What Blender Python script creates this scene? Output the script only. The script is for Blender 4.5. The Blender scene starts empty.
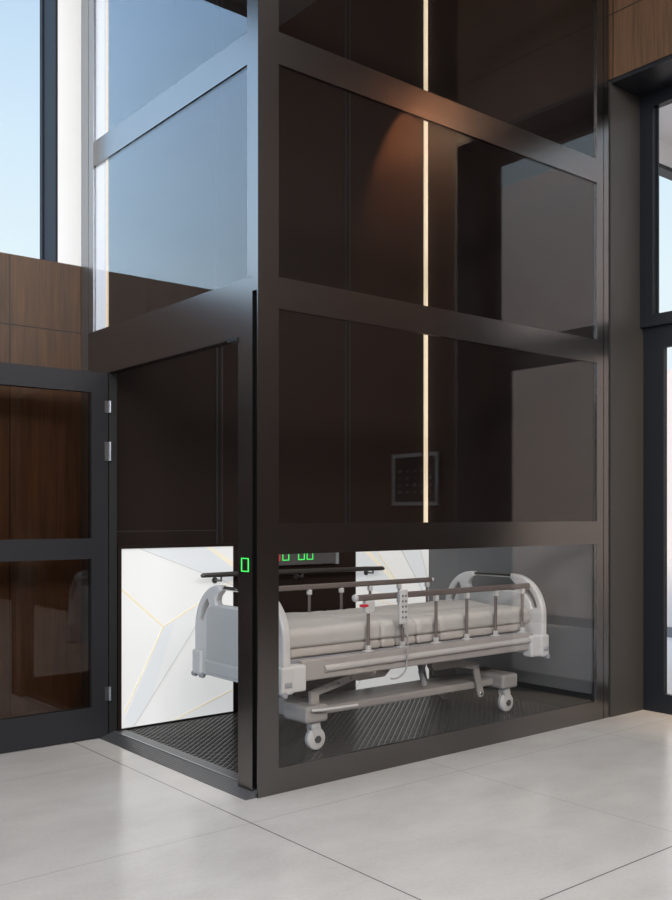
import bpy, bmesh, math, random
from mathutils import Vector, Matrix, noise
random.seed(3)
S = bpy.context.scene
COL = S.collection

# ------------------------------------------------------------------ helpers
ORG = {}          # object name -> world origin its mesh data is relative to

def origin_of(parent):
    return ORG[parent.name]

class MB:
    """collects shapes in world coordinates, builds ONE mesh object"""
    def __init__(self):
        self.bm = bmesh.new()
    def box(self, x0, x1, y0, y1, z0, z1, bev=0.0, seg=2, mi=0):
        g = bmesh.ops.create_cube(self.bm, size=1.0)
        vs = g['verts']
        for v in vs:
            v.co = Vector((x0 + (v.co.x + .5) * (x1 - x0), y0 + (v.co.y + .5) * (y1 - y0), z0 + (v.co.z + .5) * (z1 - z0)))
        fs = {f for v in vs for f in v.link_faces}
        for f in fs: f.material_index = mi
        if bev > 0:
            es = list({e for v in vs for e in v.link_edges})
            bmesh.ops.bevel(self.bm, geom=es, offset=bev, segments=seg, affect='EDGES', profile=.5)
        return self
    def prism(self, poly, axis, a, b, mi=0):
        """poly: 2D points in the two other axes (order x,y,z without axis); extruded a..b along axis"""
        def mk(p, t):
            c = list(p); c.insert(axis, t); return Vector(c)
        A = [self.bm.verts.new(mk(p, a)) for p in poly]
        B = [self.bm.verts.new(mk(p, b)) for p in poly]
        n = len(poly)
        fs = [self.bm.faces.new(A[::-1]), self.bm.faces.new(B)]
        for i in range(n):
            fs.append(self.bm.faces.new((A[i], A[(i + 1) % n], B[(i + 1) % n], B[i])))
        for f in fs: f.material_index = mi
        return self
    def tube(self, pts, r, n=12, closed=False):
        pts = [Vector(p) for p in pts]
        rings = []
        prev = None
        for i, p in enumerate(pts):
            if i == 0: t = pts[1] - pts[0]
            elif i == len(pts) - 1: t = pts[-1] - pts[-2]
            else: t = (pts[i + 1] - pts[i]).normalized() + (pts[i] - pts[i - 1]).normalized()
            t.normalize()
            if prev is None:
                u = t.orthogonal().normalized()
            else:
                u = (prev - t * prev.dot(t)).normalized()
            prev = u
            w = t.cross(u)
            rr = r[i] if isinstance(r, (list, tuple)) else r
            rings.append([self.bm.verts.new(p + (u * math.cos(2 * math.pi * k / n) + w * math.sin(2 * math.pi * k / n)) * rr) for k in range(n)])
        for a, b in zip(rings, rings[1:]):
            for k in range(n):
                self.bm.faces.new((a[k], a[(k + 1) % n], b[(k + 1) % n], b[k]))
        self.bm.faces.new(rings[0][::-1]); self.bm.faces.new(rings[-1])
        return self
    def lathe(self, prof, c, axis, n=28):
        """prof: list of (radius, along-axis offset); revolved about axis through c"""
        c = Vector(c)
        e = [Vector((1, 0, 0)), Vector((0, 1, 0)), Vector((0, 0, 1))]
        A = e[axis]; U = e[(axis + 1) % 3]; W = e[(axis + 2) % 3]
        rings = []
        for r, t in prof:
            rings.append([self.bm.verts.new(c + A * t + (U * math.cos(2 * math.pi * k / n) + W * math.sin(2 * math.pi * k / n)) * max(r, 1e-4)) for k in range(n)])
        for a, b in zip(rings, rings[1:]):
            for k in range(n):
                self.bm.faces.new((a[k], a[(k + 1) % n], b[(k + 1) % n], b[k]))
        self.bm.faces.new(rings[0][::-1]); self.bm.faces.new(rings[-1])
        return self
    def plate(self, loops, axis, a, b, bevel=0.0):
        """filled outline with holes (curve fill), loops in the two other axes, between a and b along axis"""
        cu = bpy.data.curves.new('tmp', 'CURVE'); cu.dimensions = '2D'; cu.fill_mode = 'BOTH'
        for lp in loops:
            sp = cu.splines.new('POLY'); sp.points.add(len(lp) - 1); sp.use_cyclic_u = True
            for q, p in zip(sp.points, lp): q.co = (p[0], p[1], 0, 1)
        cu.extrude = abs(b - a) / 2 - bevel; cu.bevel_depth = bevel; cu.bevel_resolution = 2
        cu.offset = -bevel
        ob = bpy.data.objects.new('tmp', cu); COL.objects.link(ob)
        dg = bpy.context.evaluated_depsgraph_get()
        me = bpy.data.meshes.new_from_object(ob.evaluated_get(dg))
        m = (a + b) / 2
        for v in me.vertices:
            p = [v.co.x, v.co.y]; p.insert(axis, m + v.co.z); v.co = p
        self.bm.from_mesh(me)
        bpy.data.objects.remove(ob); bpy.data.curves.remove(cu); bpy.data.meshes.remove(me)
        bmesh.ops.remove_doubles(self.bm, verts=self.bm.verts[:], dist=1e-5)
        return self
    def build(self, name, mats, parent=None, smooth=False):
        bm = self.bm
        bmesh.ops.recalc_face_normals(bm, faces=bm.faces[:])
        if parent is not None:
            o0 = origin_of(parent)
        else:
            xs = [v.co for v in bm.verts]
            lo = Vector([min(v[i] for v in xs) for i in range(3)]); hi = Vector([max(v[i] for v in xs) for i in range(3)])
            o0 = Vector(((lo.x + hi.x) / 2, (lo.y + hi.y) / 2, lo.z))
        for v in bm.verts: v.co -= o0
        me = bpy.data.meshes.new(name); bm.to_mesh(me); bm.free()
        if not isinstance(mats, (list, tuple)): mats = [mats]
        for m in mats: me.materials.append(m)
        if smooth:
            for p in me.polygons: p.use_smooth = True
            try: me.set_sharp_from_angle(angle=math.radians(38))
            except Exception: pass
        ob = bpy.data.objects.new(name, me); COL.objects.link(ob)
        if parent is not None:
            ob.parent = parent
        else:
            ob.location = o0
        ORG[ob.name] = o0
        return ob

def thing(name, loc, label, cat, group=None):
    o = bpy.data.objects.new(name, None); COL.objects.link(o)
    o.location = loc; o.empty_display_size = .1
    o['label'] = label; o['category'] = cat
    if group: o['group'] = group
    ORG[o.name] = Vector(loc)
    return o

def tag(o, label, cat, group=None):
    o['label'] = label; o['category'] = cat
    if group: o['group'] = group
    return o

def struct(o, label, cat):
    o['kind'] = 'structure'; o['label'] = label; o['category'] = cat
    return o

def sub(name, parent, m, x0, x1, y0, y1, z0, z1, bev=0.0, label=None):
    o = MB().box(x0, x1, y0, y1, z0, z1, bev).build(name, m, parent)
    if label: o['label'] = label
    return o

# ------------------------------------------------------------------ materials
def lin(r, g, b):
    def c(v):
        v /= 255.
        return v / 12.92 if v <= .04045 else ((v + .055) / 1.055) ** 2.4
    return (c(r), c(g), c(b), 1)

def new_mat(name):
    m = bpy.data.materials.new(name); m.use_nodes = True
    nt = m.node_tree
    b = nt.nodes['Principled BSDF']
    return m, nt, b

def pbr(name, col, rough=.5, metal=0.0, spec=.5, noise_amt=0.0, noise_scale=8, emit=None, estr=0, bump=0.0, bscale=200, coat=0.0):
    m, nt, b = new_mat(name)
    b.inputs['Base Color'].default_value = col
    b.inputs['Roughness'].default_value = rough
    b.inputs['Metallic'].default_value = metal
    b.inputs['Specular IOR Level'].default_value = spec
    b.inputs['Coat Weight'].default_value = coat
    b.inputs['Coat Roughness'].default_value = .15
    tc = nt.nodes.new('ShaderNodeTexCoord')
    nz = nt.nodes.new('ShaderNodeTexNoise'); nz.inputs['Scale'].default_value = noise_scale; nz.inputs['Detail'].default_value = 4
    nt.links.new(tc.outputs['Object'], nz.inputs['Vector'])
    hs = nt.nodes.new('ShaderNodeHueSaturation'); hs.inputs['Color'].default_value = col
    mr = nt.nodes.new('ShaderNodeMapRange')
    mr.inputs['To Min'].default_value = 1 - noise_amt; mr.inputs['To Max'].default_value = 1 + noise_amt
    nt.links.new(nz.outputs['Fac'], mr.inputs['Value']); nt.links.new(mr.outputs['Result'], hs.inputs['Value'])
    nt.links.new(hs.outputs['Color'], b.inputs['Base Color'])
    if bump > 0:
        n2 = nt.nodes.new('ShaderNodeTexNoise'); n2.inputs['Scale'].default_value = bscale; n2.inputs['Detail'].default_value = 3
        nt.links.new(tc.outputs['Object'], n2.inputs['Vector'])
        bp = nt.nodes.new('ShaderNodeBump'); bp.inputs['Strength'].default_value = bump; bp.inputs['Distance'].default_value = .002
        nt.links.new(n2.outputs['Fac'], bp.inputs['Height']); nt.links.new(bp.outputs['Normal'], b.inputs['Normal'])
    if emit:
        b.inputs['Emission Color'].default_value = emit; b.inputs['Emission Strength'].default_value = estr
    return m

def math_node(nt, op, a, b=None):
    n = nt.nodes.new('ShaderNodeMath'); n.operation = op
    for i, v in enumerate((a, b)):
        if v is None: continue
        if isinstance(v, (int, float)): n.inputs[i].default_value = v
        else: nt.links.new(v, n.inputs[i])
    return n.outputs[0]

def line_mask(nt, sep, lines, w):
    """1 on thin lines: list of (axis letter, world coordinate)"""
    out = None
    for ax, v in lines:
        d = math_node(nt, 'ABSOLUTE', math_node(nt, 'SUBTRACT', sep.outputs[ax], v))
        k = math_node(nt, 'LESS_THAN', d, w)
        out = k if out is None else math_node(nt, 'MAXIMUM', out, k)
    return out

def glass(name, f0, tint, rough=0.0, refl=(1, 1, 1, 1)):
    m = bpy.data.materials.new(name); m.use_nodes = True
    nt = m.node_tree; nt.nodes.clear()
    out = nt.nodes.new('ShaderNodeOutputMaterial')
    geo = nt.nodes.new('ShaderNodeNewGeometry')
    dot = nt.nodes.new('ShaderNodeVectorMath'); dot.operation = 'DOT_PRODUCT'
    nt.links.new(geo.outputs['Incoming'], dot.inputs[0]); nt.links.new(geo.outputs['Normal'], dot.inputs[1])
    c = math_node(nt, 'ABSOLUTE', dot.outputs['Value'])
    p5 = math_node(nt, 'POWER', math_node(nt, 'SUBTRACT', 1.0, c), 5.0)
    fac = math_node(nt, 'ADD', math_node(nt, 'MULTIPLY', p5, 1 - f0), f0)
    tr = nt.nodes.new('ShaderNodeBsdfTransparent'); tr.inputs['Color'].default_value = tint
    gl = nt.nodes.new('ShaderNodeBsdfGlossy'); gl.inputs['Roughness'].default_value = rough; gl.inputs['Color'].default_value = refl
    mx = nt.nodes.new('ShaderNodeMixShader')
    nt.links.new(fac, mx.inputs[0]); nt.links.new(tr.outputs[0], mx.inputs[1]); nt.links.new(gl.outputs[0], mx.inputs[2])
    nt.links.new(mx.outputs[0], out.inputs['Surface'])
    return m

def wood(name, c1, c2, lines, rough=.45, spec=.35):
    m, nt, b = new_mat(name)
    geo = nt.nodes.new('ShaderNodeNewGeometry')
    mp = nt.nodes.new('ShaderNodeMapping'); mp.inputs['Scale'].default_value = (14, 14, .8)
    nt.links.new(geo.outputs['Position'], mp.inputs['Vector'])
    nz = nt.nodes.new('ShaderNodeTexNoise'); nz.inputs['Scale'].default_value = 2.2; nz.inputs['Detail'].default_value = 7; nz.inputs['Roughness'].default_value = .62
    nz.inputs['Distortion'].default_value = .6
    nt.links.new(mp.outputs[0], nz.inputs['Vector'])
    mp2 = nt.nodes.new('ShaderNodeMapping'); mp2.inputs['Scale'].default_value = (120, 120, 2.0)
    nt.links.new(geo.outputs['Position'], mp2.inputs['Vector'])
    n2 = nt.nodes.new('ShaderNodeTexNoise'); n2.inputs['Scale'].default_value = 1.5; n2.inputs['Detail'].default_value = 3
    nt.links.new(mp2.outputs[0], n2.inputs['Vector'])
    s = math_node(nt, 'ADD', math_node(nt, 'MULTIPLY', nz.outputs['Fac'], .65), math_node(nt, 'MULTIPLY', n2.outputs['Fac'], .35))
    rp = nt.nodes.new('ShaderNodeValToRGB')
    rp.color_ramp.elements[0].position = .36; rp.color_ramp.elements[0].color = c1
    rp.color_ramp.elements[1].position = .66; rp.color_ramp.elements[1].color = c2
    nt.links.new(s, rp.inputs['Fac'])
    sep = nt.nodes.new('ShaderNodeSeparateXYZ'); nt.links.new(geo.outputs['Position'], sep.inputs[0])
    mk = line_mask(nt, sep, lines, .004)
    mx = nt.nodes.new('ShaderNodeMix'); mx.data_type = 'RGBA'
    nt.links.new(mk, mx.inputs['Factor']); nt.links.new(rp.outputs['Color'], mx.inputs['A']); mx.inputs['B'].default_value = (.006, .004, .003, 1)
    nt.links.new(mx.outputs['Result'], b.inputs['Base Color'])
    b.inputs['Roughness'].default_value = rough
    b.inputs['Specular IOR Level'].default_value = spec
    bp = nt.nodes.new('ShaderNodeBump'); bp.inputs['Strength'].default_value = .25; bp.inputs['Distance'].default_value = .001
    nt.links.new(s, bp.inputs['Height']); nt.links.new(bp.outputs['Normal'], b.inputs['Normal'])
    return m

def floor_mat():
    m, nt, b = new_mat('pale_stone_tiles')
    geo = nt.nodes.new('ShaderNodeNewGeometry')
    mp = nt.nodes.new('ShaderNodeMapping'); mp.inputs['Scale'].default_value = (.9, 1.6, 1)
    mp.inputs['Rotation'].default_value = (0, 0, .5)
    nt.links.new(geo.outputs['Position'], mp.inputs['Vector'])
    nz = nt.nodes.new('ShaderNodeTexNoise'); nz.inputs['Scale'].default_value = 1.3; nz.inputs['Detail'].default_value = 8; nz.inputs['Roughness'].default_value = .6
    nt.links.new(mp.outputs[0], nz.inputs['Vector'])
    n2 = nt.nodes.new('ShaderNodeTexNoise'); n2.inputs['Scale'].default_value = 60; n2.inputs['Detail'].default_value = 4
    nt.links.new(geo.outputs['Position'], n2.inputs['Vector'])
    s = math_node(nt, 'ADD', math_node(nt, 'MULTIPLY', nz.outputs['Fac'], .8), math_node(nt, 'MULTIPLY', n2.outputs['Fac'], .2))
    rp = nt.nodes.new('ShaderNodeValToRGB')
    rp.color_ramp.elements[0].position = .34; rp.color_ramp.elements[0].color = (.43, .402, .374, 1)
    rp.color_ramp.elements[1].position = .66; rp.color_ramp.elements[1].color = (.55, .52, .49, 1)
    nt.links.new(s, rp.inputs['Fac'])
    sep = nt.nodes.new('ShaderNodeSeparateXYZ'); nt.links.new(geo.outputs['Position'], sep.inputs[0])
    T = 1.275
    soft = [('X', -.215 + T * k) for k in (-2, -1, 1, 2)] + [('Y', -.262 - T * k) for k in (-1, 0, 2, 3)]
    mk = math_node(nt, 'MAXIMUM', line_mask(nt, sep, [('X', -.215), ('Y', -.262 - T)], .0032), math_node(nt, 'MULTIPLY', line_mask(nt, sep, soft, .0026), .38))
    mx = nt.nodes.new('ShaderNodeMix'); mx.data_type = 'RGBA'
    nt.links.new(mk, mx.inputs['Factor']); nt.links.new(rp.outputs['Color'], mx.inputs['A']); mx.inputs['B'].default_value = (.14, .13, .12, 1)
    nt.links.new(mx.outputs['Result'], b.inputs['Base Color'])
    rr = nt.nodes.new('ShaderNodeMapRange'); rr.inputs['To Min'].default_value = .14; rr.inputs['To Max'].default_value = .24
    nt.links.new(nz.outputs['Fac'], rr.inputs['Value']); nt.links.new(rr.outputs['Result'], b.inputs['Roughness'])
    b.inputs['Specular IOR Level'].default_value = .5
    return m

M = {}
M['metal'] = pbr('bronze_grey_metal', (.195, .184, .178, 1), .25, 1.0, noise_amt=.03, noise_scale=3)
M['trimmetal'] = pbr('pale_trim_metal', (.35, .37, .40, 1), .3, 1.0, noise_amt=.02)
M['steel'] = pbr('steel_hinge', (.30, .30, .31, 1), .35, 1.0)
M['leaf'] = pbr('anthracite_metal', (.022, .022, .025, 1), .4, .2, spec=.25, noise_amt=.03, noise_scale=3)
M['black'] = pbr('black_gap', (.004, .004, .004, 1), .6)
M['dark'] = pbr('dark_brown_panel', (.0135, .0085, .007, 1), .6, noise_amt=.04, spec=.1)
M['darkrail'] = pbr('dark_rail_metal', (.05, .045, .042, 1), .35, .3)
M['darkframe'] = pbr('window_frame_metal', (.009, .010, .013, 1), .45, spec=.3, noise_amt=.03)
M['slate'] = pbr('slate_jamb', (.018, .019, .024, 1), .6, spec=.15, noise_amt=.03)
M['reveal'] = pbr('brown_reveal_metal', (.042, .037, .033, 1), .5, .2, noise_amt=.04)
M['plaster'] = pbr('white_plaster', (.92, .92, .915, 1), .8, noise_amt=.01, bump=.05)
M['sheet'] = pbr('white_filler_glow', (.84, .86, .90, 1), .5, emit=(.86, .9, 1.0, 1), estr=.6)  # emission added to a plain white filler so it looks lit by the strip
M['ceil'] = pbr('ceiling_paint', (.35, .34, .34, 1), .8)
M['headwall'] = pbr('dark_header', (.05, .05, .055, 1), .7)
M['white'] = pbr('bed_white_plastic', (.50, .49, .482, 1), .35, noise_amt=.015)
M['cream'] = pbr('bed_cream_paint', (.39, .355, .33, 1), .4, noise_amt=.02)
M['beam'] = pbr('bed_beam_paint', (.30, .275, .262, 1), .38, noise_amt=.02)
M['moulding'] = pbr('bed_moulding', (.38, .36, .348, 1), .3)
M['cable'] = pbr('grey_cable', (.30, .29, .29, 1), .5)
M['light_trim'] = pbr('bed_pale_trim', (.52, .50, .49, 1), .3)
M['inset'] = pbr('bed_grey_inset', (.40, .395, .39, 1), .4, noise_amt=.02)
M['greyp'] = pbr('grey_plastic', (.26, .26, .28, 1), .45)
M['railbrown'] = pbr('bed_rail_brown', (.16, .13, .12, 1), .4, .3)
M['chrome'] = pbr('chrome', (.75, .75, .76, 1), .12, 1.0)
M['tyre'] = pbr('dark_rubber', (.03, .03, .03, 1), .6)
M['fabric'] = pbr('mattress_cover', (.40, .378, .358, 1), .75, noise_amt=.03, noise_scale=5, bump=.15, bscale=300)
M['red'] = pbr('red_plastic', (.55, .01, .03, 1), .4)
M['buttons'] = pbr('grey_buttons', (.10, .10, .11, 1), .5)
M['green'] = pbr('green_lit_ring', (.05, .6, .1, 1), .5, emit=(.04, .75, .10, 1), estr=1.0)
M['redlit'] = pbr('red_lit_ring', (.5, .03, .03, 1), .5, emit=(.45, .02, .02, 1), estr=.8)
M['console'] = pbr('console_metal', (.12, .115, .115, 1), .4, .5)
M['led'] = pbr('led_diffuser', (.8, .7, .55, 1), .5, emit=(1.0, .78, .52, 1), estr=.55)
M['stud'] = pbr('black_studded_rubber', (.014, .0135, .013, 1), .27, noise_amt=.05)
M['sill'] = pbr('ribbed_sill_metal', (.14, .14, .145, 1), .35, .7)
M['sillcap'] = pbr('sill_edge_metal', (.5, .5, .51, 1), .3, .9)
M['facet_w'] = pbr('panel_white', (.42, .42, .415, 1), .22, emit=(1, 1, .985, 1), estr=.50)  # panel and inlay materials get added emission so they look evenly bright
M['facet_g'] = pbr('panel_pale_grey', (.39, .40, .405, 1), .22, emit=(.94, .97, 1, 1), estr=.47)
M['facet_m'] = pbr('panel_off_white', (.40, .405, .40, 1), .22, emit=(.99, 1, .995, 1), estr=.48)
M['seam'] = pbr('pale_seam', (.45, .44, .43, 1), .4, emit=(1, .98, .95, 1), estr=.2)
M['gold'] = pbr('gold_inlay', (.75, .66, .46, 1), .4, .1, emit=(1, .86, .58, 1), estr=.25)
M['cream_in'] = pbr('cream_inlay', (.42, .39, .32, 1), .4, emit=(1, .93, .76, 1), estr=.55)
M['sidewall'] = pbr('grey_side_panel', (.10, .10, .102, 1), .45)
M['screenframe'] = pbr('screen_frame', (.22, .23, .25, 1), .45)
M['screen'] = pbr('screen_black', (.006, .006, .007, 1), .15)
M['icon'] = pbr('screen_icons', (.12, .12, .12, 1), .5, emit=(.8, .8, .8, 1), estr=.1)
M['woodback'] = wood('walnut_back_wall', lin(58, 41, 28), lin(90, 64, 44), [('X', -.44), ('X', -1.75), ('X', -3.05), ('Z', 2.42)])
M['woodright'] = wood('walnut_right_wall', lin(70, 50, 35), lin(104, 76, 54), [('Y', -.022), ('Z', 4.09), ('Z', 4.508), ('Y', -2.6), ('Y', -1.95), ('Z', 2.42)])
M['woodshade'] = wood('shaded_walnut_right_wall', lin(38, 21, 13), lin(54, 32, 20), [('Z', 4.06), ('Y', -2.6), ('Y', -3.9)], .65, .12)  # darker copy of the right wall wood, standing in for less light
M['woodfar'] = wood('dark_far_wall', lin(46, 34, 28), lin(66, 48, 38), [('X', 0), ('X', -2), ('X', -4)])
M['floor'] = floor_mat()
M['paving'] = pbr('pale_paving', (.64, .58, .52, 1), .7, noise_amt=.04)
M['beige'] = pbr('beige_render', (.72, .60, .52, 1), .85, noise_amt=.03)
M['plinth'] = pbr('grey_plinth', (.16, .14, .135, 1), .7)
M['canopy'] = pbr('canopy_white', (.80, .80, .81, 1), .8)
G_front = glass('clear_lift_glass', .037, (.985, .98, .975, 1))
G_side = glass('mirrored_lift_glass', .055, (.90, .90, .90, 1))
G_door = glass('bronze_door_glass', .045, (.76, .70, .65, 1))
G_win = glass('window_glass', .002, (.985, .985, .985, 1))

# ------------------------------------------------------------------ the setting
struct(MB().box(-9, 3.2, -9.6, 2.2, -.06, 0).build('floor', M['floor']), 'pale grey large stone floor tiles', 'floor')
struct(MB().box(-9, 3.3, -9.6, 2.3, 5.9, 6.0).build('ceiling', M['ceil']), 'grey ceiling', 'ceiling')
struct(MB().box(-9, 3.2, 1.93, 2.16, 0, 2.834).build('wall_back', M['woodback']), 'brown wood clad wall under the tall window', 'wall')
struct(MB().box(-.146, 3.2, 1.93, 2.16, 2.834, 5.9).build('wall_pier', M['plaster']), 'white plaster pier beside the tall window', 'wall')
struct(MB().box(-9, -.146, 1.93, 2.16, 4.98, 5.9).build('wall_header', M['headwall']), 'dark header above the tall window', 'wall')
# right wall: wood above and beyond the glazed opening
w = MB().box(2.73, 3.2, -1.32, .02, 4.09, 5.9).box(2.73, 3.2, .02, 1.93, 0, 5.9)
struct(w.build('wall_right', M['woodright']), 'brown wood clad wall above the glazed opening', 'wall')
struct(MB().box(2.73, 3.2, -9.6, -1.32, 0, 5.9).build('wall_right_near', M['woodshade']), 'wood clad wall beyond the glazed opening, darkened for dim light', 'wall')
struct(MB().box(-9, 2.73, -9.6, -9.5, 0, 5.9).build('wall_front', M['woodfar']), 'dark wall at the far end of the hall', 'wall')
struct(MB().box(2.730, 3.19, -.004, .02, 0, 4.085).build('trim_1', M['reveal']), 'grey brown metal reveal beside the lift', 'trim')
struct(MB().box(2.734, 3.19, -1.316, -.004, 4.066, 4.09).build('trim_2', M['darkframe']), 'dark metal soffit lining above the window', 'trim')
struct(MB().box(2.722, 3.19, -1.336, -1.316, 0, 4.09).build('trim_3', M['reveal']), 'metal reveal on the near side of the opening', 'trim')

# window_1: tall window on the back wall
wf = MB().box(-.160, -.146, 1.932, 2.16, 2.834, 4.98, 0)
wf.box(-.168, -.160, 2.12, 2.16, 2.834, 4.98).box(-9, -.168, 2.12, 2.18, 2.826, 2.838).box(-9, -.168, 2.12, 2.18, 4.94, 4.98)
wf.box(-3.1, -3.02, 2.12, 2.18, 2.838, 4.94).box(-6, -5.92, 2.12, 2.18, 2.838, 4.94)
w1 = struct(wf.build('window_1', M['slate']), 'tall window over the wood wall', 'window')
MB().box(-9, -.168, 2.14, 2.148, 2.838, 4.94).build('window_pane', G_win, w1)

# window_2: upper right window
wf = MB().box(3.06, 3.12, -.10, -.004, 2.54, 4.066).box(3.06, 3.12, -1.316, -1.22, 2.54, 4.066)
wf.box(3.06, 3.12, -1.22, -.10, 2.54, 2.615).box(3.06, 3.12, -1.22, -.10, 3.98, 4.066)
wf.box(3.10, 3.112, -.115, -.10, 2.615, 3.98)
w2 = struct(wf.build('window_2', M['darkframe']), 'dark framed upper window in the right wall', 'window')
MB().box(3.10, 3.108, -1.22, -.10, 2.615, 3.98).build('window_pane', G_win, w2)
# door_1: glazed door below it
wf = MB().box(3.10, 3.14, -.155, -.004, 0, 2.54).box(3.10, 3.14, -1.316, -1.13, 0, 2.54)
wf.box(3.10, 3.14, -1.13, -.155, 0, .125).box(3.10, 3.14, -1.13, -.155, 2.396, 2.54)
d1 = struct(wf.build('door_1', M['darkframe']), 'dark framed glazed door under the upper window', 'door')
MB().box(3.122, 3.130, -1.13, -.155, .125, 2.396).build('door_pane', G_win, d1)

# outside, seen through the right opening
struct(MB().box(3.2, 16, -14, 12, -.06, 0).build('ground', M['paving']), 'pale paving outside the glazed door', 'ground')
ow = struct(MB().box(6.6, 6.8, -14, 12, .108, 2.84).build('wall_outside', M['beige']), 'beige wall across the paving outside', 'wall')
struct(MB().box(6.6, 6.9, -14, -.7, 2.84, 5.4).build('wall_outside_upper', M['beige']), 'taller beige wall further along outside', 'wall')
struct(MB().box(6.58, 6.8, -14, 12, 0, .108).build('baseboard_outside', M['plinth']), 'grey plinth at the foot of the beige wall', 'baseboard')
cn = MB().box(3.25, 8.5, .3, .9, 4.50, 4.7).box(3.25, 8.5, .9, 1.0, 4.29, 4.7)
cn = struct(cn.build('canopy', M['canopy']), 'white canopy over the paving outside', 'canopy')
MB().box(3.25, 8.5, .885, 1.0, 4.255, 4.29).build('canopy_edge', M['darkframe'], cn)

# ------------------------------------------------------------------ the lift shaft
lift = thing('lift_shaft', (1.36, .95, 0), 'tall dark metal and glass lift shaft standing in the hall', 'lift')
T = 5.85
sub('corner_post', lift, M['metal'], 0, .117, .046, .089, 2.40, T)
c = MB().box(0, .117, 0, .046, 2.333, T).box(0, .117, 0, .008, 0, 2.333).box(.04, .117, .008, .05, 0, 2.333)
c.build('corner_post', M['metal'], lift)
sub('groove', lift, M['black'], .030, .0398, .0085, .0455, 0, 2.332, label='black recessed groove beside the door jamb')
sub('post', lift, M['metal'], 2.591, 2.658, 0, .022, 0, T)
sub('post', lift, M['metal'], 2.664, 2.714, 0, .022, 0, T)
sub('groove', lift, M['black'], 2.658, 2.664, .012, .022, 0, T)
for z0, z1 in ((.0, .12), (1.115, 1.259), (2.26, 2.408), (3.40, 3.55), (4.56, 4.71), (5.70, T)):
    sub('beam', lift, M['metal'], .117, 2.591, 0, .022, z0, z1)
for z0, z1 in ((.12, 1.115), (1.259, 2.26), (2.408, 3.40), (3.55, 4.56), (4.71, 5.70)):
    g = sub('glass_pane', lift, G_front, .117, 2.591, .006, .014, z0, z1)
# left face
sub('post', lift, M['trimmetal'], 0, .05, 1.75, 1.816, 2.402, T)
sub('post', lift, M['trimmetal'], 0, .05, 1.822, 1.92, 0, T)
sub('groove', lift, M['black'], .004, .05, 1.816, 1.822, 2.133, T)
sub('door_jamb', lift, M['black'], 0, .05, 1.535, 1.82, 0, 2.133)
sub('door_jamb', lift, M['metal'], 0, .10, .046, .166, .0, 2.133)
hd = MB().box(0, .06, .046, 1.816, 2.133, 2.402)
hd.build('header', M['metal'], lift)
sub('door_closer', lift, M['black'], -.014, .06, .172, .24, 2.118, 2.142, .003, label='small black door closer under the header')
for z0, z1 in ((3.395, 3.545), (4.56, 4.71), (5.70, T)):
    sub('beam', lift, M['metal'], 0, .022, .089, 1.75, z0, z1)
for z0, z1 in ((2.402, 3.395), (3.545, 4.56), (4.71, 5.70)):
    sub('glass_pane', lift, G_side, .006, .014, .089, 1.75, z0, z1)
# inside
sub('back_panel', lift, M['dark'], .03, 2.66, 1.605, 1.63, 0, T - .05)
sub('side_panel', lift, M['dark'], 2.668, 2.69, .05, 1.63, 0, T - .05)
sub('corner_filler', lift, M['sheet'], .018, .034, 1.606, 1.748, 2.41, T - .15, label='white filler strip behind the left glass with added glow')
sub('light_strip', lift, M['led'], .014, .024, 1.592, 1.604, 2.41, T - .15, label='thin warm light strip in the left back corner')
sub('light_strip', lift, M['led'], 2.637, 2.663, 1.584, 1.604, 0, T - .15, label='warm vertical light strip in the right back corner')
for xa in (.772, 1.846):
    gp = MB().box(xa, xa + .016, 1.598, 1.606, 0, T - .1).box(xa + .036, xa + .052, 1.598, 1.606, 0, T - .1)
    gp.build('guide_profile', M['black'], lift)
    sub('guide_profile', lift, M['dark'], xa + .017, xa + .035, 1.594, 1.606, 0, T - .1)
sub('panel_joint', lift, M['darkrail'], .03, .77, 1.602, 1.606, 1.198, 1.202)
sub('shaft_shade_cap', lift, M['dark'], .05, 2.66, .05, 1.6, T - .05, T)  # unseen cap added to keep the shaft interior dark
# sill
sl = MB()
n = 7
prof = [(-.06, 0.0)]
for k in range(n):
    a = -.06 + .085 * k / n; b = -.06 + .085 * (k + .62) / n
    za = .004 + .024 * k / n; zb = .004 + .024 * (k + .62) / n
    prof += [(a, za), (b, zb), (b + .001, zb - .003)]
prof += [(.026, .028), (.104, .028), (.104, 0)]
sl.prism([(x, z) for x, z in prof], 1, .012, 1.66)
sl.build('sill', M['sill'], lift)
sub('sill_edge', lift, M['sillcap'], .026, .034, .17, 1.53, .0275, .032, label='bright metal edge of the sill')
# call button on the door jamb
def ring(x, y, z, w, h, t, ax):
    mb = MB()
    if ax == 0:
        mb.box(x - .003, x, y - w / 2, y + w / 2, z + h / 2 - t, z + h / 2).box(x - .003, x, y - w / 2, y + w / 2, z - h / 2, z - h / 2 + t)
        mb.box(x - .003, x, y - w / 2, y - w / 2 + t, z - h / 2 + t, z + h / 2 - t).box(x - .003, x, y + w / 2 - t, y + w / 2, z - h / 2 + t, z + h / 2 - t)
    else:
        mb.box(x - w / 2, x + w / 2, y - .003, y, z + h / 2 - t, z + h / 2).box(x - w / 2, x + w / 2, y - .003, y, z - h / 2, z - h / 2 + t)
        mb.box(x - w / 2, x - w / 2 + t, y - .003, y, z - h / 2 + t, z + h / 2 - t).box(x + w / 2 - t, x + w / 2, y - .003, y, z - h / 2 + t, z + h / 2 - t)
    return mb
cb = ring(0, .106, 1.066, .060, .064, .0042, 0).build('call_button', M['green'], lift)
cb['label'] = 'green lit square call button on the door jamb'
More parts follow.
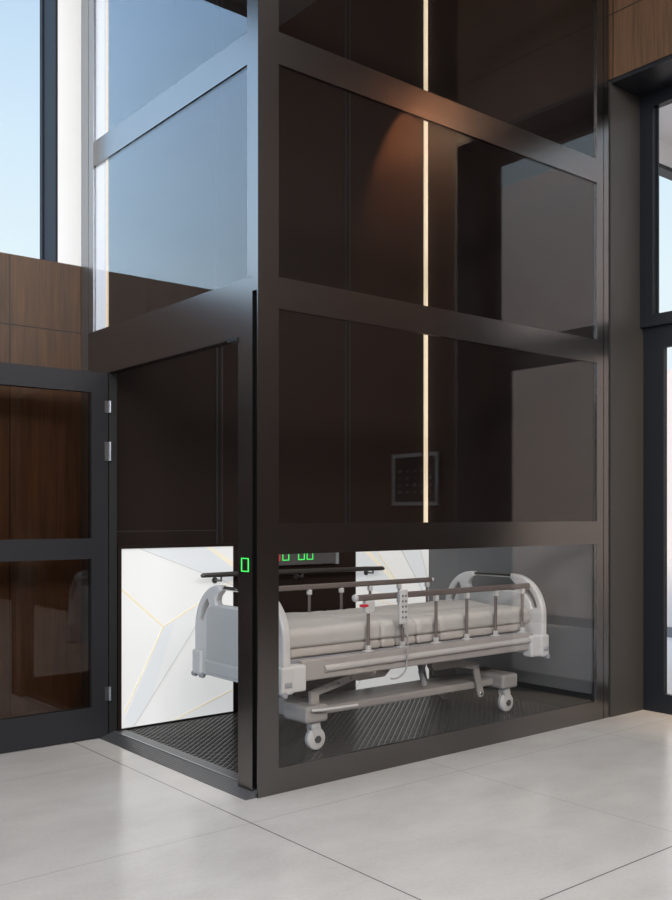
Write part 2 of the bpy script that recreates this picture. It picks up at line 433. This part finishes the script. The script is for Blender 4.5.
# door leaf, open
leaf = MB().box(-.108, -.006, 1.535, 1.585, .006, 2.127, 0).box(-1.40, -1.29, 1.535, 1.585, .006, 2.127)
leaf.box(-1.29, -.108, 1.535, 1.585, 2.008, 2.127).box(-1.29, -.108, 1.535, 1.585, 1.045, 1.163).box(-1.29, -.108, 1.535, 1.585, .006, .185)
leaf = leaf.build('door', M['leaf'], lift); leaf['label'] = 'open dark framed glass door of the lift'
sub('glass_pane', leaf, G_door, -1.29, -.108, 1.552, 1.560, .185, 1.045)
sub('glass_pane', leaf, G_door, -1.29, -.108, 1.552, 1.560, 1.163, 2.008)
for z, h in ((1.93, .07), (1.70, .05), (1.645, .06), (.255, .08)):
    hg = MB().lathe([(.0085, -h / 2), (.0085, -.002), (.0065, -.002), (.0065, .002), (.0085, .002), (.0085, h / 2)], (.004, 1.525, z), 2, 14)
    hg.box(-.03, .002, 1.528, 1.534, z - h / 2, z + h / 2)
    hg.build('hinge', M['steel'], leaf)

# ------------------------------------------------------------------ the lift platform
plat = thing('lift_platform', (1.34, .82, 0), 'black studded lift platform with white patterned wall panels carrying the bed', 'lift platform')
dk = MB().box(.106, 2.626, .06, 1.562, .002, .0262)
px_, py_ = .046, .020
row = 0
y = .085
while y < 1.52:
    x = .13 + (px_ / 2 if row % 2 else 0)
    while x < 2.60:
        lo = [dk.bm.verts.new((x + .0185 * math.cos(k * math.pi / 4), y + .0075 * math.sin(k * math.pi / 4), .0260)) for k in range(8)]
        hi = [dk.bm.verts.new((x + .0125 * math.cos(k * math.pi / 4), y + .0040 * math.sin(k * math.pi / 4), .0296)) for k in range(8)]
        for k in range(8): dk.bm.faces.new((lo[k], lo[(k + 1) % 8], hi[(k + 1) % 8], hi[k]))
        dk.bm.faces.new(hi)
        x += px_
    y += py_; row += 1
dk.build('deck', M['stud'], plat)
YP = 1.54
def facets(name, x0, x1, z0, z1, polys, inlays):
    """panel: polygons (material index) lie on the front of a thin board; inlays are thin metal strips"""
    mb = MB().box(x0, x1, YP, YP + .02, z0, z1)
    for i, (mi, pl) in enumerate(polys):
        mb.prism(pl, 1, YP - .0006 * (i + 1), YP + .001, mi)
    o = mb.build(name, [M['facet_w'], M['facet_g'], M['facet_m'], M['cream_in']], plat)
    for (a, b, wd, k) in inlays:
        a = Vector(a); b = Vector(b); d = (b - a).normalized(); nn = Vector((-d.y, d.x)) * wd / 2
        q = [a + nn, a - nn, b - nn, b + nn]
        MB().prism([(p.x, p.y) for p in q], 1, YP - .0042, YP).build('gold_inlay' if k else 'grey_inlay', M['gold'] if k else M['seam'], o)
    o['label'] = 'white wall panel with fine gold lines and added glow'
    return o
# pattern (x, z) points
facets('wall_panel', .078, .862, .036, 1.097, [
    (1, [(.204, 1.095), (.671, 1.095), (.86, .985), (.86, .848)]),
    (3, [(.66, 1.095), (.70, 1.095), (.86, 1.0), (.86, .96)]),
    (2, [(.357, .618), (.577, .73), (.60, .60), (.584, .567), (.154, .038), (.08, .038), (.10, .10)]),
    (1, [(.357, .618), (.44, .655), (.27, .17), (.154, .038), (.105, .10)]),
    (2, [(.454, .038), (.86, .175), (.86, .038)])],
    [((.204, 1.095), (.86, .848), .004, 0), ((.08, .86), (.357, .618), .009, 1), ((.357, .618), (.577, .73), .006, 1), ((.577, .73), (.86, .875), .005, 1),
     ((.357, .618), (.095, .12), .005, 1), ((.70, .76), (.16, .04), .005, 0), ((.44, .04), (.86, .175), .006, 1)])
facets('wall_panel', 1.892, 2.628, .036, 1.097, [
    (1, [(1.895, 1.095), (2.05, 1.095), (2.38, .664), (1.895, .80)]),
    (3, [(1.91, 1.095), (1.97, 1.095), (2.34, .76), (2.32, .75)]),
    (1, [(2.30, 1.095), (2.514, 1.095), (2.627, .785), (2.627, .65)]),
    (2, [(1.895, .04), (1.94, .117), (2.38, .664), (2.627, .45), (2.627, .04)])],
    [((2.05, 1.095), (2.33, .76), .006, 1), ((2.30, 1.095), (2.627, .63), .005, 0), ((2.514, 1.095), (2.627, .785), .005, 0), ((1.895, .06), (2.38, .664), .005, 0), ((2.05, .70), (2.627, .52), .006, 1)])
sub('center_panel', plat, M['dark'], .862, 1.892, 1.532, 1.56, .03, 1.10, label='dark brown panel between the two white ones')
tr = MB().box(.056, 2.632, 1.528, 1.562, 1.098, 1.116).box(.056, .077, 1.53, 1.562, .03, 1.098)
tr.build('wall_trim', M['dark'], plat)
sub('skirting', plat, M['black'], .078, 2.628, 1.536, 1.56, .03, .036)
sub('side_wall', plat, M['sidewall'], 2.634, 2.648, .07, 1.562, .03, 1.12, label='grey side wall panel')
sub('skirting', plat, M['black'], 2.626, 2.634, .07, 1.53, .03, .15)
con = sub('console', plat, M['console'], 1.05, 1.675, 1.49, 1.532, .962, 1.085, .004, label='control console with lit square buttons')
sub('console_end', con, M['screenframe'], 1.675, 1.70, 1.488, 1.532, .958, 1.088)
for xx, k in ((1.17, 1), (1.244, 0), (1.374, 0), (1.446, 0)):
    rb = ring(xx, 1.49, 1.022, .054, .054, .0055, 1).build('button', M['redlit'] if k else M['green'], con)
    rb['label'] = 'red lit square button' if k else 'green lit square button'
hr = MB().tube([(.575, 1.455, .92), (.59, 1.455, .925), (.78, 1.455, .925), (1.9, 1.455, .918), (2.075, 1.455, .915), (2.09, 1.455, .912)], [.010, .0155, .0165, .0165, .0155, .010], 14)
hr = hr.build('handrail', M['darkrail'], plat, smooth=True)
for xx in (.72, 1.36, 1.99):
    bk = MB().tube([(xx, 1.455, .915), (xx, 1.46, .885), (xx, 1.49, .885), (xx, 1.536, .885)], .007, 8)
    bk.build('bracket', M['console'], hr, smooth=True)
    # mounting plates
    MB().lathe([(.02, 0), (.02, .006)], (xx, 1.53, .885), 1, 16).build('bracket_plate', M['console'], hr)

# ------------------------------------------------------------------ hospital bed
bed = thing('hospital_bed', (1.37, .70, .03), 'white hospital bed on casters with brown side rails inside the lift', 'bed')
YC, XL, XR = .675, .345, 2.378      # centre line, board planes

def arc(cx, cz, rx, rz, a0, a1, n):
    return [(cx + rx * math.cos(math.radians(a0 + (a1 - a0) * i / n)), cz + rz * math.sin(math.radians(a0 + (a1 - a0) * i / n))) for i in range(n + 1)]

def board(xc, out):
    """end board in the plane x = xc; out = -1/+1 outward side"""
    h = .430
    right = [(h, .40), (h + .002, .60)] + arc(h - .245, .655, .247, .256, 5, 82, 14) + [(.165, .912), (.163, .880)]
    inner = [(.178, .868), (.205, .845), (.212, .82), (.20, .802)]
    half = right + inner
    outline = [(YC + a, b) for a, b in half] + [(YC - a, b) for a, b in half[::-1]]
    loops = [outline]
    for s in (-1, 1):      # grip slots in the curved arms
        o = arc(h - .245, .655, .205, .215, 14, 56, 10); i = arc(h - .245, .655, .165, .172, 56, 14, 10)
        loops.append([(YC + s * a, b) for a, b in (o + i)])
    b = MB().plate(loops, 0, xc - .024, xc + .024, .010).build('head_board' if out < 0 else 'foot_board', M['white'], bed, smooth=True)
    # inset panel on both faces
    r = .06
    def rr(w, z0, z1, r0):
        return [(YC + a, c) for a, c in [(-w, z0), (w, z0)] + arc(w - r0, z1 - r0, r0, r0, 0, 90, 6) + arc(-w + r0, z1 - r0, r0, r0, 90, 180, 6)]
    MB().plate([rr(.298, .49, .792, .06)], 0, xc - .028, xc + .028, .003).build('inset_panel', M['inset'], b, smooth=True)
    MB().box(xc - .03, xc + .03, YC - .31, YC + .31, .415, .482, .006).build('rail_moulding', M['inset'], b)
    MB().tube([(xc, YC - .18, .895), (xc, YC + .18, .895)], .012, 14).build('grab_bar', M['chrome'], b, smooth=True)
    for s in (-1, 1):
        y = YC + s * (h - .038)
        bx = MB().box(xc - .038, xc + .038, y - .048, y + .048, .395, .535, .012, 3)
        bx.box(min(xc - out * .02, xc - out * .125), max(xc - out * .02, xc - out * .125), y - .036, y + .036, .40, .535, .010, 2)
        bb = bx.build('corner_bracket', M['white'], b)
        MB().box(xc - .022, xc + .022, y + s * .0475 - .008, y + s * .0475 + .008, .432, .458, .006, 2).build('bumper_cap', M['greyp'], bb, smooth=True)
        for q in (-1, 1):
            MB().lathe([(.008, -.016), (.017, -.012), (.017, .012), (.008, .016)], (xc + out * .022, y + q * .040, .396), 1, 16).build('bumper_roller', M['greyp'], bb, smooth=True)
    return b
board(XL, -1); board(XR, 1)

# side beams with a pale half-round moulding
for s, yo in ((-1, .27), (1, 1.085)):
    y0, y1 = (yo, yo + .045) if s < 0 else (yo - .045, yo)
    sb = MB().box(.46, 2.30, y0, y1, .445, .552, .008).build('side_beam', M['beam'], bed)
    yy = y0 - .001 if s < 0 else y1 + .001
    MB().tube([(.60, yy, .497), (2.28, yy, .507)], .019, 14).build('side_moulding', M['moulding'], sb, smooth=True)

# deck under the mattress
MB().box(.42, 2.33, .34, 1.02, .50, .553, .006).build('deck_frame', M['greyp'], bed)
BR = [.425, 1.058, 1.172, 1.332, 1.524, 2.30]
for a, b in zip(BR, BR[1:]):
    MB().box(a + .006, b - .006, .330, 1.02, .556, .606, .016, 3).build('deck_section', M['cream'], bed, smooth=True)

# mattress: rounded section swept along x, pinched at the fold lines, soft folds
def mattress():
    bm = MB()
    x0, x1, ya, yb, z0, z1 = .39, 2.345, .325, 1.025, .606, .708
    prof = []
    r = .042
    hw = (yb - ya) / 2; yc = (ya + yb) / 2
    def seg(p, q, n): return [(p[0] + (q[0] - p[0]) * i / n, p[1] + (q[1] - p[1]) * i / n) for i in range(n)]
    top = seg((hw - r, z1), (-hw + r, z1), 34)
    prof += top + arc(-hw + r, z1 - r, r, r, 90, 180, 6) + arc(-hw + r * .6, z0 + r * .6, r * .6, r * .6, 180, 270, 4)
    prof += seg((-hw + r * .6, z0), (hw - r * .6, z0), 10) + arc(hw - r * .6, z0 + r * .6, r * .6, r * .6, 270, 360, 4) + arc(hw - r, z1 - r, r, r, 0, 90, 6)
    N = 190
    rings = []
    for i in range(N + 1):
        x = x0 + (x1 - x0) * i / N
        e = min(i, N - i) / N * (x1 - x0)
        k = 1.0 if e > .04 else math.sqrt(max(0.0, 1 - ((.04 - e) / .04) ** 2)) * .055 + .945
        pin = sum(math.exp(-((x - b) / .011) ** 2) for b in BR[1:-1])
        ring_ = []
        for (py, pz) in prof:
            y = yc + py * k; z = z0 + (pz - z0) * (.55 + .45 * (k - .945) / .055 if k < 1 else 1)
            side = abs(py) > hw - r * 1.02
            zt = (pz - z0) / (z1 - z0)
            if side:
                y -= math.copysign(.019 * pin * (0.3 + zt * (1 - .25 * zt)), py)
                wv = noise.noise(Vector((x * 5, pz * 6, 3.1 if py > 0 else 9.7))) * .006 + noise.noise(Vector((x * 16 - pz * 9, pz * 10, 1.3))) * .004
                y += math.copysign(wv, py) * (.4 + zt)
            if zt > .6:
                far = max(0, min(1, (x - 1.5) / .4))
                z += noise.noise(Vector((x * 2.2, y * 2.5, .4))) * .010 + noise.noise(Vector((x * 7 + y * 6, y * 5 - x * 2, 7.4))) * (.004 + .009 * far)
                z -= .006 * pin
            ring_.append(bm.bm.verts.new((x, y, z)))
        rings.append(ring_)
    n = len(prof)
    for a, b in zip(rings, rings[1:]):
        for j in range(n):
            bm.bm.faces.new((a[j], a[(j + 1) % n], b[(j + 1) % n], b[j]))
    bm.bm.faces.new(rings[0]); bm.bm.faces.new(rings[-1][::-1])
    return bm.build('mattress', M['fabric'], bed, smooth=True)
mattress()

# side rails
def side_rail(yr, posts, x0, x1, s):
    hb = MB().box(x0, x1, yr - .011, yr + .011, .832, .866, .008, 3)
    rail = hb.build('side_rail', M['railbrown'], bed, smooth=True)
    MB().lathe([(.006, -.016), (.018, -.010), (.021, 0), (.018, .010), (.006, .014)], (x0 - .008, yr, .850), 0, 16).build('end_cap', M['white'], rail, smooth=True)
    MB().lathe([(.006, -.010), (.014, -.006), (.014, .006), (.006, .010)], (x1 + .004, yr, .850), 0, 16).build('end_cap', M['light_trim'], rail, smooth=True)
    for x in posts:
        p = MB().tube([(x, yr, .565), (x, yr, .835)], .0095, 12).build('post', M['railbrown'], rail, smooth=True)
        MB().box(x - .014, x + .014, yr - .014, yr + .014, .800, .833, .005, 2).build('post_cap', M['white'], p)
        ft = MB().box(x - .030, x + .030, yr - .016, yr + .016, .552, .561, .003, 2).box(x - .012, x + .012, yr - .012, yr + .012, .560, .588, .003, 2)
        ft.build('post_foot', M['white'], p)
    return rail
near = side_rail(.297, [.93, 1.185, 1.452, 1.712, 1.970, 2.222], .845, 2.29, -1)
lk = MB().box(.90, .965, .279, .313, .762, .832, .006, 2).build('latch', M['white'], near)
MB().box(.868, .915, .276, .30, .800, .814, .003).build('release_lever', M['red'], lk)['label'] = 'red release lever'
side_rail(1.08, [.87, 1.127, 1.385, 1.63, 1.89, 2.155], .80, 2.20, 1)

# base: cross beams, central beam, casters, lifting links
for xa, xb in ((.575, .725), (2.14, 2.29)):
    cbm = MB().box(xa, xb, .385, .60, .188, .282, .018, 3).box(xa + .012, xb - .012, .59, .82, .20, .288, .012, 2).box(xa, xb, .81, 1.025, .188, .282, .018, 3)
    cbm.build('cross_beam', M['beam'], bed)
MB().box(.715, 2.15, .47, .74, .205, .250, .010, 2).build('base_beam', M['beam'], bed)
MB().tube([(.60, .372, .262), (.66, .352, .262), (.90, .352, .258)], .008, 10).build('brake_pedal', M['light_trim'], bed, smooth=True)

def caster(x, y):
    fk = MB().box(x - .028, x + .028, y - .030, y + .030, .150, .192, .010, 2)
    for dy in (-.024, .024):
        fk.prism([(x - .030, .16), (x + .030, .16), (x + .022, .085), (x - .004, .085)], 1, y + dy - .003, y + dy + .003)
    c_ = fk.build('caster', M['white'], bed)
    wx = x + .010
    wprof = [(.020, -.021), (.046, -.021), (.056, -.017), (.0605, -.008), (.0605, .008), (.056, .017), (.046, .021), (.020, .021)]
    MB().lathe(wprof, (wx, y, .0924), 1, 32).build('wheel', M['light_trim'], c_, smooth=True)
    MB().lathe([(.020, -.030), (.020, .030)], (wx, y, .0924), 1, 20).build('hub', M['tyre'], c_)
    tp = MB().lathe([(.0600, -.006), (.0612, -.004), (.0612, .004), (.0600, .006)], (wx, y, .0924), 1, 32)
    tp.build('tread', M['greyp'], c_)
for x in (.664, 2.218):
    for y in (.44, .97): caster(x, y)

def link(name, x0, z0, x1, z1, wd, y, t, holes=0, label=None):
    a = Vector((x0, z0)); b = Vector((x1, z1)); d = (b - a).normalized(); nn = Vector((-d.y, d.x))
    ang = math.degrees(math.atan2(d.y, d.x))
    out = arc(b.x, b.y, wd / 2, wd / 2, ang - 90, ang + 90, 8) + arc(a.x, a.y, wd / 2, wd / 2, ang + 90, ang + 270, 8)
    loops = [out]
    for k in range(holes):
        p = a + (b - a) * ((k + 1) / (holes + 1))
        loops.append(arc(p.x, p.y, .006, .006, 0, 330, 11))
    o = MB().plate(loops, 1, y - t / 2, y + t / 2, .002).build(name, M['beam'], bed)
    for p in (a, b):
        MB().lathe([(.010, -t / 2 - .006), (.012, -t / 2 - .003), (.012, t / 2)], (p.x, y, p.y), 1, 14).build('bolt', M['chrome'], o)
    return o
for y in (.45, .95):
    link('lift_arm', .672, .336, 1.10, .425, .042, y, .012, 4)
    MB().box(.645, .70, y - .016, y + .016, .275, .35, .006, 2).build('arm_post', M['beam'], bed)
    br = MB().prism([(.93, .44), (1.22, .46), (1.22, .415), (1.17, .375), (.97, .372), (.93, .40)], 1, y - .022, y + .022).build('arm_bracket', M['beam'], bed)
    MB().lathe([(.009, -.028), (.011, -.025), (.011, 0)], (1.09, y, .41), 1, 14).build('bolt', M['chrome'], br)
    br = MB().prism([(1.55, .45), (1.80, .45), (1.80, .40), (1.76, .365), (1.57, .365), (1.55, .39)], 1, y - .022, y + .022).build('arm_bracket', M['beam'], bed)
    link('lift_arm', 1.70, .405, 1.955, .352, .046, y - .005, .014, 0)
    link('lift_link', 1.958, .345, 2.005, .175, .050, y + .004, .016, 0)
    MB().tube([(1.53, y + .02, .43), (1.50, y + .02, .36), (1.53, y + .02, .28)], .018, 8).build('actuator_leg', M['greyp'], bed, smooth=True)

# handset hung on the near rail
rc = thing('bed_handset', (1.165, .265, .68), 'pale bed remote control with grey buttons hooked on the near side rail', 'remote control')
body = MB().box(1.130, 1.192, .256, .2745, .690, .882, .007, 3).build('body', M['white'], rc, smooth=True)
for r_ in range(5):
    for c_ in range(2):
        MB().box(1.143 + c_ * .024, 1.155 + c_ * .024, .2535, .257, .722 + r_ * .030, .734 + r_ * .030, .002).build('button', M['buttons'], body)
MB().box(1.118, 1.131, .260, .275, .812, .872, .003).build('hook', M['greyp'], rc)
pts = []
for i in range(23):
    t = i / 22
    if t < .55:
        q = t / .55; pts.append((1.162 + .008 * math.sin(q * 3), .266 - .024 * min(1, q * 4) - .006 * math.sin(q * math.pi), .692 - .245 * q))
    else:
        q = (t - .55) / .45 * math.pi * .62
        pts.append((1.162 - .055 * (1 - math.cos(q)) - .015 * q, .242 + .03 * (t - .55), .447 - .052 * math.sin(q)))
MB().tube(pts, .0048, 8).build('cable', M['cable'], rc, smooth=True)

# control screen on the right wall (seen mirrored in the lift glass)
ks = thing('control_screen', (2.73, -1.76, 1.37), 'black touch screen in grey frame mirrored in the lift glass', 'control panel')
f = MB().box(2.705, 2.73, -2.016, -1.985, 1.372, 1.785).box(2.705, 2.73, -1.53, -1.499, 1.372, 1.785).box(2.705, 2.73, -1.985, -1.53, 1.372, 1.402).box(2.705, 2.73, -1.985, -1.53, 1.755, 1.785)
f.build('frame', M['screenframe'], ks)
sub('screen', ks, M['screen'], 2.712, 2.73, -1.985, -1.53, 1.402, 1.755)
for r_ in range(4):
    for c_ in range(5):
        y = -1.93 + c_ * .085; z = 1.48 + r_ * .055
        s_ = .008 if (r_ + c_) % 3 else .012
        MB().box(2.7105, 2.7125, y - s_, y + s_, z - s_, z + s_).build('icon', M['icon'], ks)

# ------------------------------------------------------------------ light
def area(name, loc, rot, sx, sy, power, col=(1, 1, 1)):
    l = bpy.data.lights.new(name, 'AREA'); l.shape = 'RECTANGLE'; l.size = sx; l.size_y = sy; l.energy = power; l.color = col
    o = bpy.data.objects.new(name, l); COL.objects.link(o); o.location = loc; o.rotation_euler = rot
    return o
for x in (-6.0, -2.8, .2):  # unseen fill added high up and tilted towards the shaft, no fixtures
    area('fill_light', (x, -7.4, 5.3), (math.radians(52), 0, 0), 2.2, 2.0, 350, (1, .985, .965))
for x in (-6.5, -4.2, -1.9):  # second row of added overhead fill
    area('fill_light', (x, -3.0, 5.85), (math.radians(18), 0, 0), 2.2, 2.0, 95, (1, .985, .965))
sp = bpy.data.lights.new('wall_washer', 'SPOT'); sp.energy = 700; sp.spot_size = math.radians(100); sp.spot_blend = .45; sp.color = (1, .72, .45); sp.shadow_soft_size = .03
so = bpy.data.objects.new('wall_washer', sp); COL.objects.link(so); so.location = (2.42, -1.80, 4.55)
so.rotation_euler = Vector((.70, 0, -.71)).to_track_quat('-Z', 'Y').to_euler()

sn = bpy.data.lights.new('sun', 'SUN'); sn.energy = 5.0; sn.angle = math.radians(2); sn.color = (1, .93, .86)
sno = bpy.data.objects.new('sun', sn); COL.objects.link(sno); sno.location = (-6, -14, 14)
sno.rotation_euler = Vector((.5, 1, -.82)).to_track_quat('-Z', 'Y').to_euler()

area('shaft_fill', (1.36, .60, 5.75), (0, 0, 0), 2.0, .5, 11, (1, .97, .93)).data.spread = math.radians(46)  # fill added at the shaft top to brighten the mattress

# world: pale blue daylight gradient
wd = bpy.data.worlds.new('daylight'); S.world = wd; wd.use_nodes = True
nt = wd.node_tree; nt.nodes.clear()
out = nt.nodes.new('ShaderNodeOutputWorld'); bg = nt.nodes.new('ShaderNodeBackground')
tc = nt.nodes.new('ShaderNodeTexCoord'); sep = nt.nodes.new('ShaderNodeSeparateXYZ')
nt.links.new(tc.outputs['Generated'], sep.inputs[0])
rp = nt.nodes.new('ShaderNodeValToRGB')
mr = nt.nodes.new('ShaderNodeMapRange'); mr.inputs['From Min'].default_value = -.2; mr.inputs['From Max'].default_value = 1
nt.links.new(sep.outputs['Z'], mr.inputs['Value']); nt.links.new(mr.outputs['Result'], rp.inputs['Fac'])
el = rp.color_ramp.elements
el[0].position = 0; el[0].color = (.45, .43, .41, 1)
el[1].position = 1; el[1].color = (1.4, 1.7, 2.1, 1)
for p_, c_ in ((.16, (.55, .53, .5, 1)), (.175, (.90, .97, 1.0, 1)), (.37, (.80, .94, 1.0, 1)), (.47, (.68, .86, 1.0, 1)), (.56, (.55, .74, .94, 1)), (.66, (.50, .68, .90, 1))):
    e = el.new(p_); e.color = c_
nt.links.new(rp.outputs['Color'], bg.inputs['Color'])
dx = math_node(nt, 'ADD', math_node(nt, 'MULTIPLY', sep.outputs['X'], -.9), math_node(nt, 'MULTIPLY', sep.outputs['Y'], .35))
m2 = nt.nodes.new('ShaderNodeMapRange'); m2.interpolation_type = 'SMOOTHSTEP'
m2.inputs['From Min'].default_value = .05; m2.inputs['From Max'].default_value = .75; m2.inputs['To Min'].default_value = 0.0; m2.inputs['To Max'].default_value = 1.0
nt.links.new(dx, m2.inputs['Value'])
tn = nt.nodes.new('ShaderNodeMix'); tn.data_type = 'RGBA'; tn.inputs['A'].default_value = (1, 1, 1, 1); tn.inputs['B'].default_value = (2.2, 2.55, 3.0, 1)
nt.links.new(m2.outputs['Result'], tn.inputs['Factor'])
ml = nt.nodes.new('ShaderNodeMix'); ml.data_type = 'RGBA'; ml.blend_type = 'MULTIPLY'; ml.inputs['Factor'].default_value = 1
nt.links.new(rp.outputs['Color'], ml.inputs['A']); nt.links.new(tn.outputs['Result'], ml.inputs['B']); nt.links.new(ml.outputs['Result'], bg.inputs['Color'])
nt.links.new(bg.outputs[0], out.inputs['Surface'])

# ------------------------------------------------------------------ camera (level, shifted lens)
cam = bpy.data.cameras.new('camera'); co = bpy.data.objects.new('camera', cam); COL.objects.link(co)
F_PX = 937.337
cam.sensor_fit = 'AUTO'; cam.sensor_width = 36; cam.lens = F_PX / 900 * 36
cam.shift_y = (514.7 - 450) / 900
cam.clip_start = .05; cam.clip_end = 200
co.location = (-2.435, -3.553, 1.3)
co.rotation_euler = (math.radians(90), 0, math.radians(50.81737 - 90))
S.camera = co

S.view_settings.view_transform = 'Standard'; S.view_settings.look = 'None'
S.view_settings.exposure = 0; S.view_settings.gamma = 1; S.view_settings.use_curve_mapping = False
S.cycles.use_denoising = True
S.cycles.max_bounces = 12; S.cycles.transparent_max_bounces = 24; S.cycles.glossy_bounces = 6; S.cycles.diffuse_bounces = 5
S.cycles.caustics_reflective = False; S.cycles.caustics_refractive = False
S.cycles.sample_clamp_indirect = 4
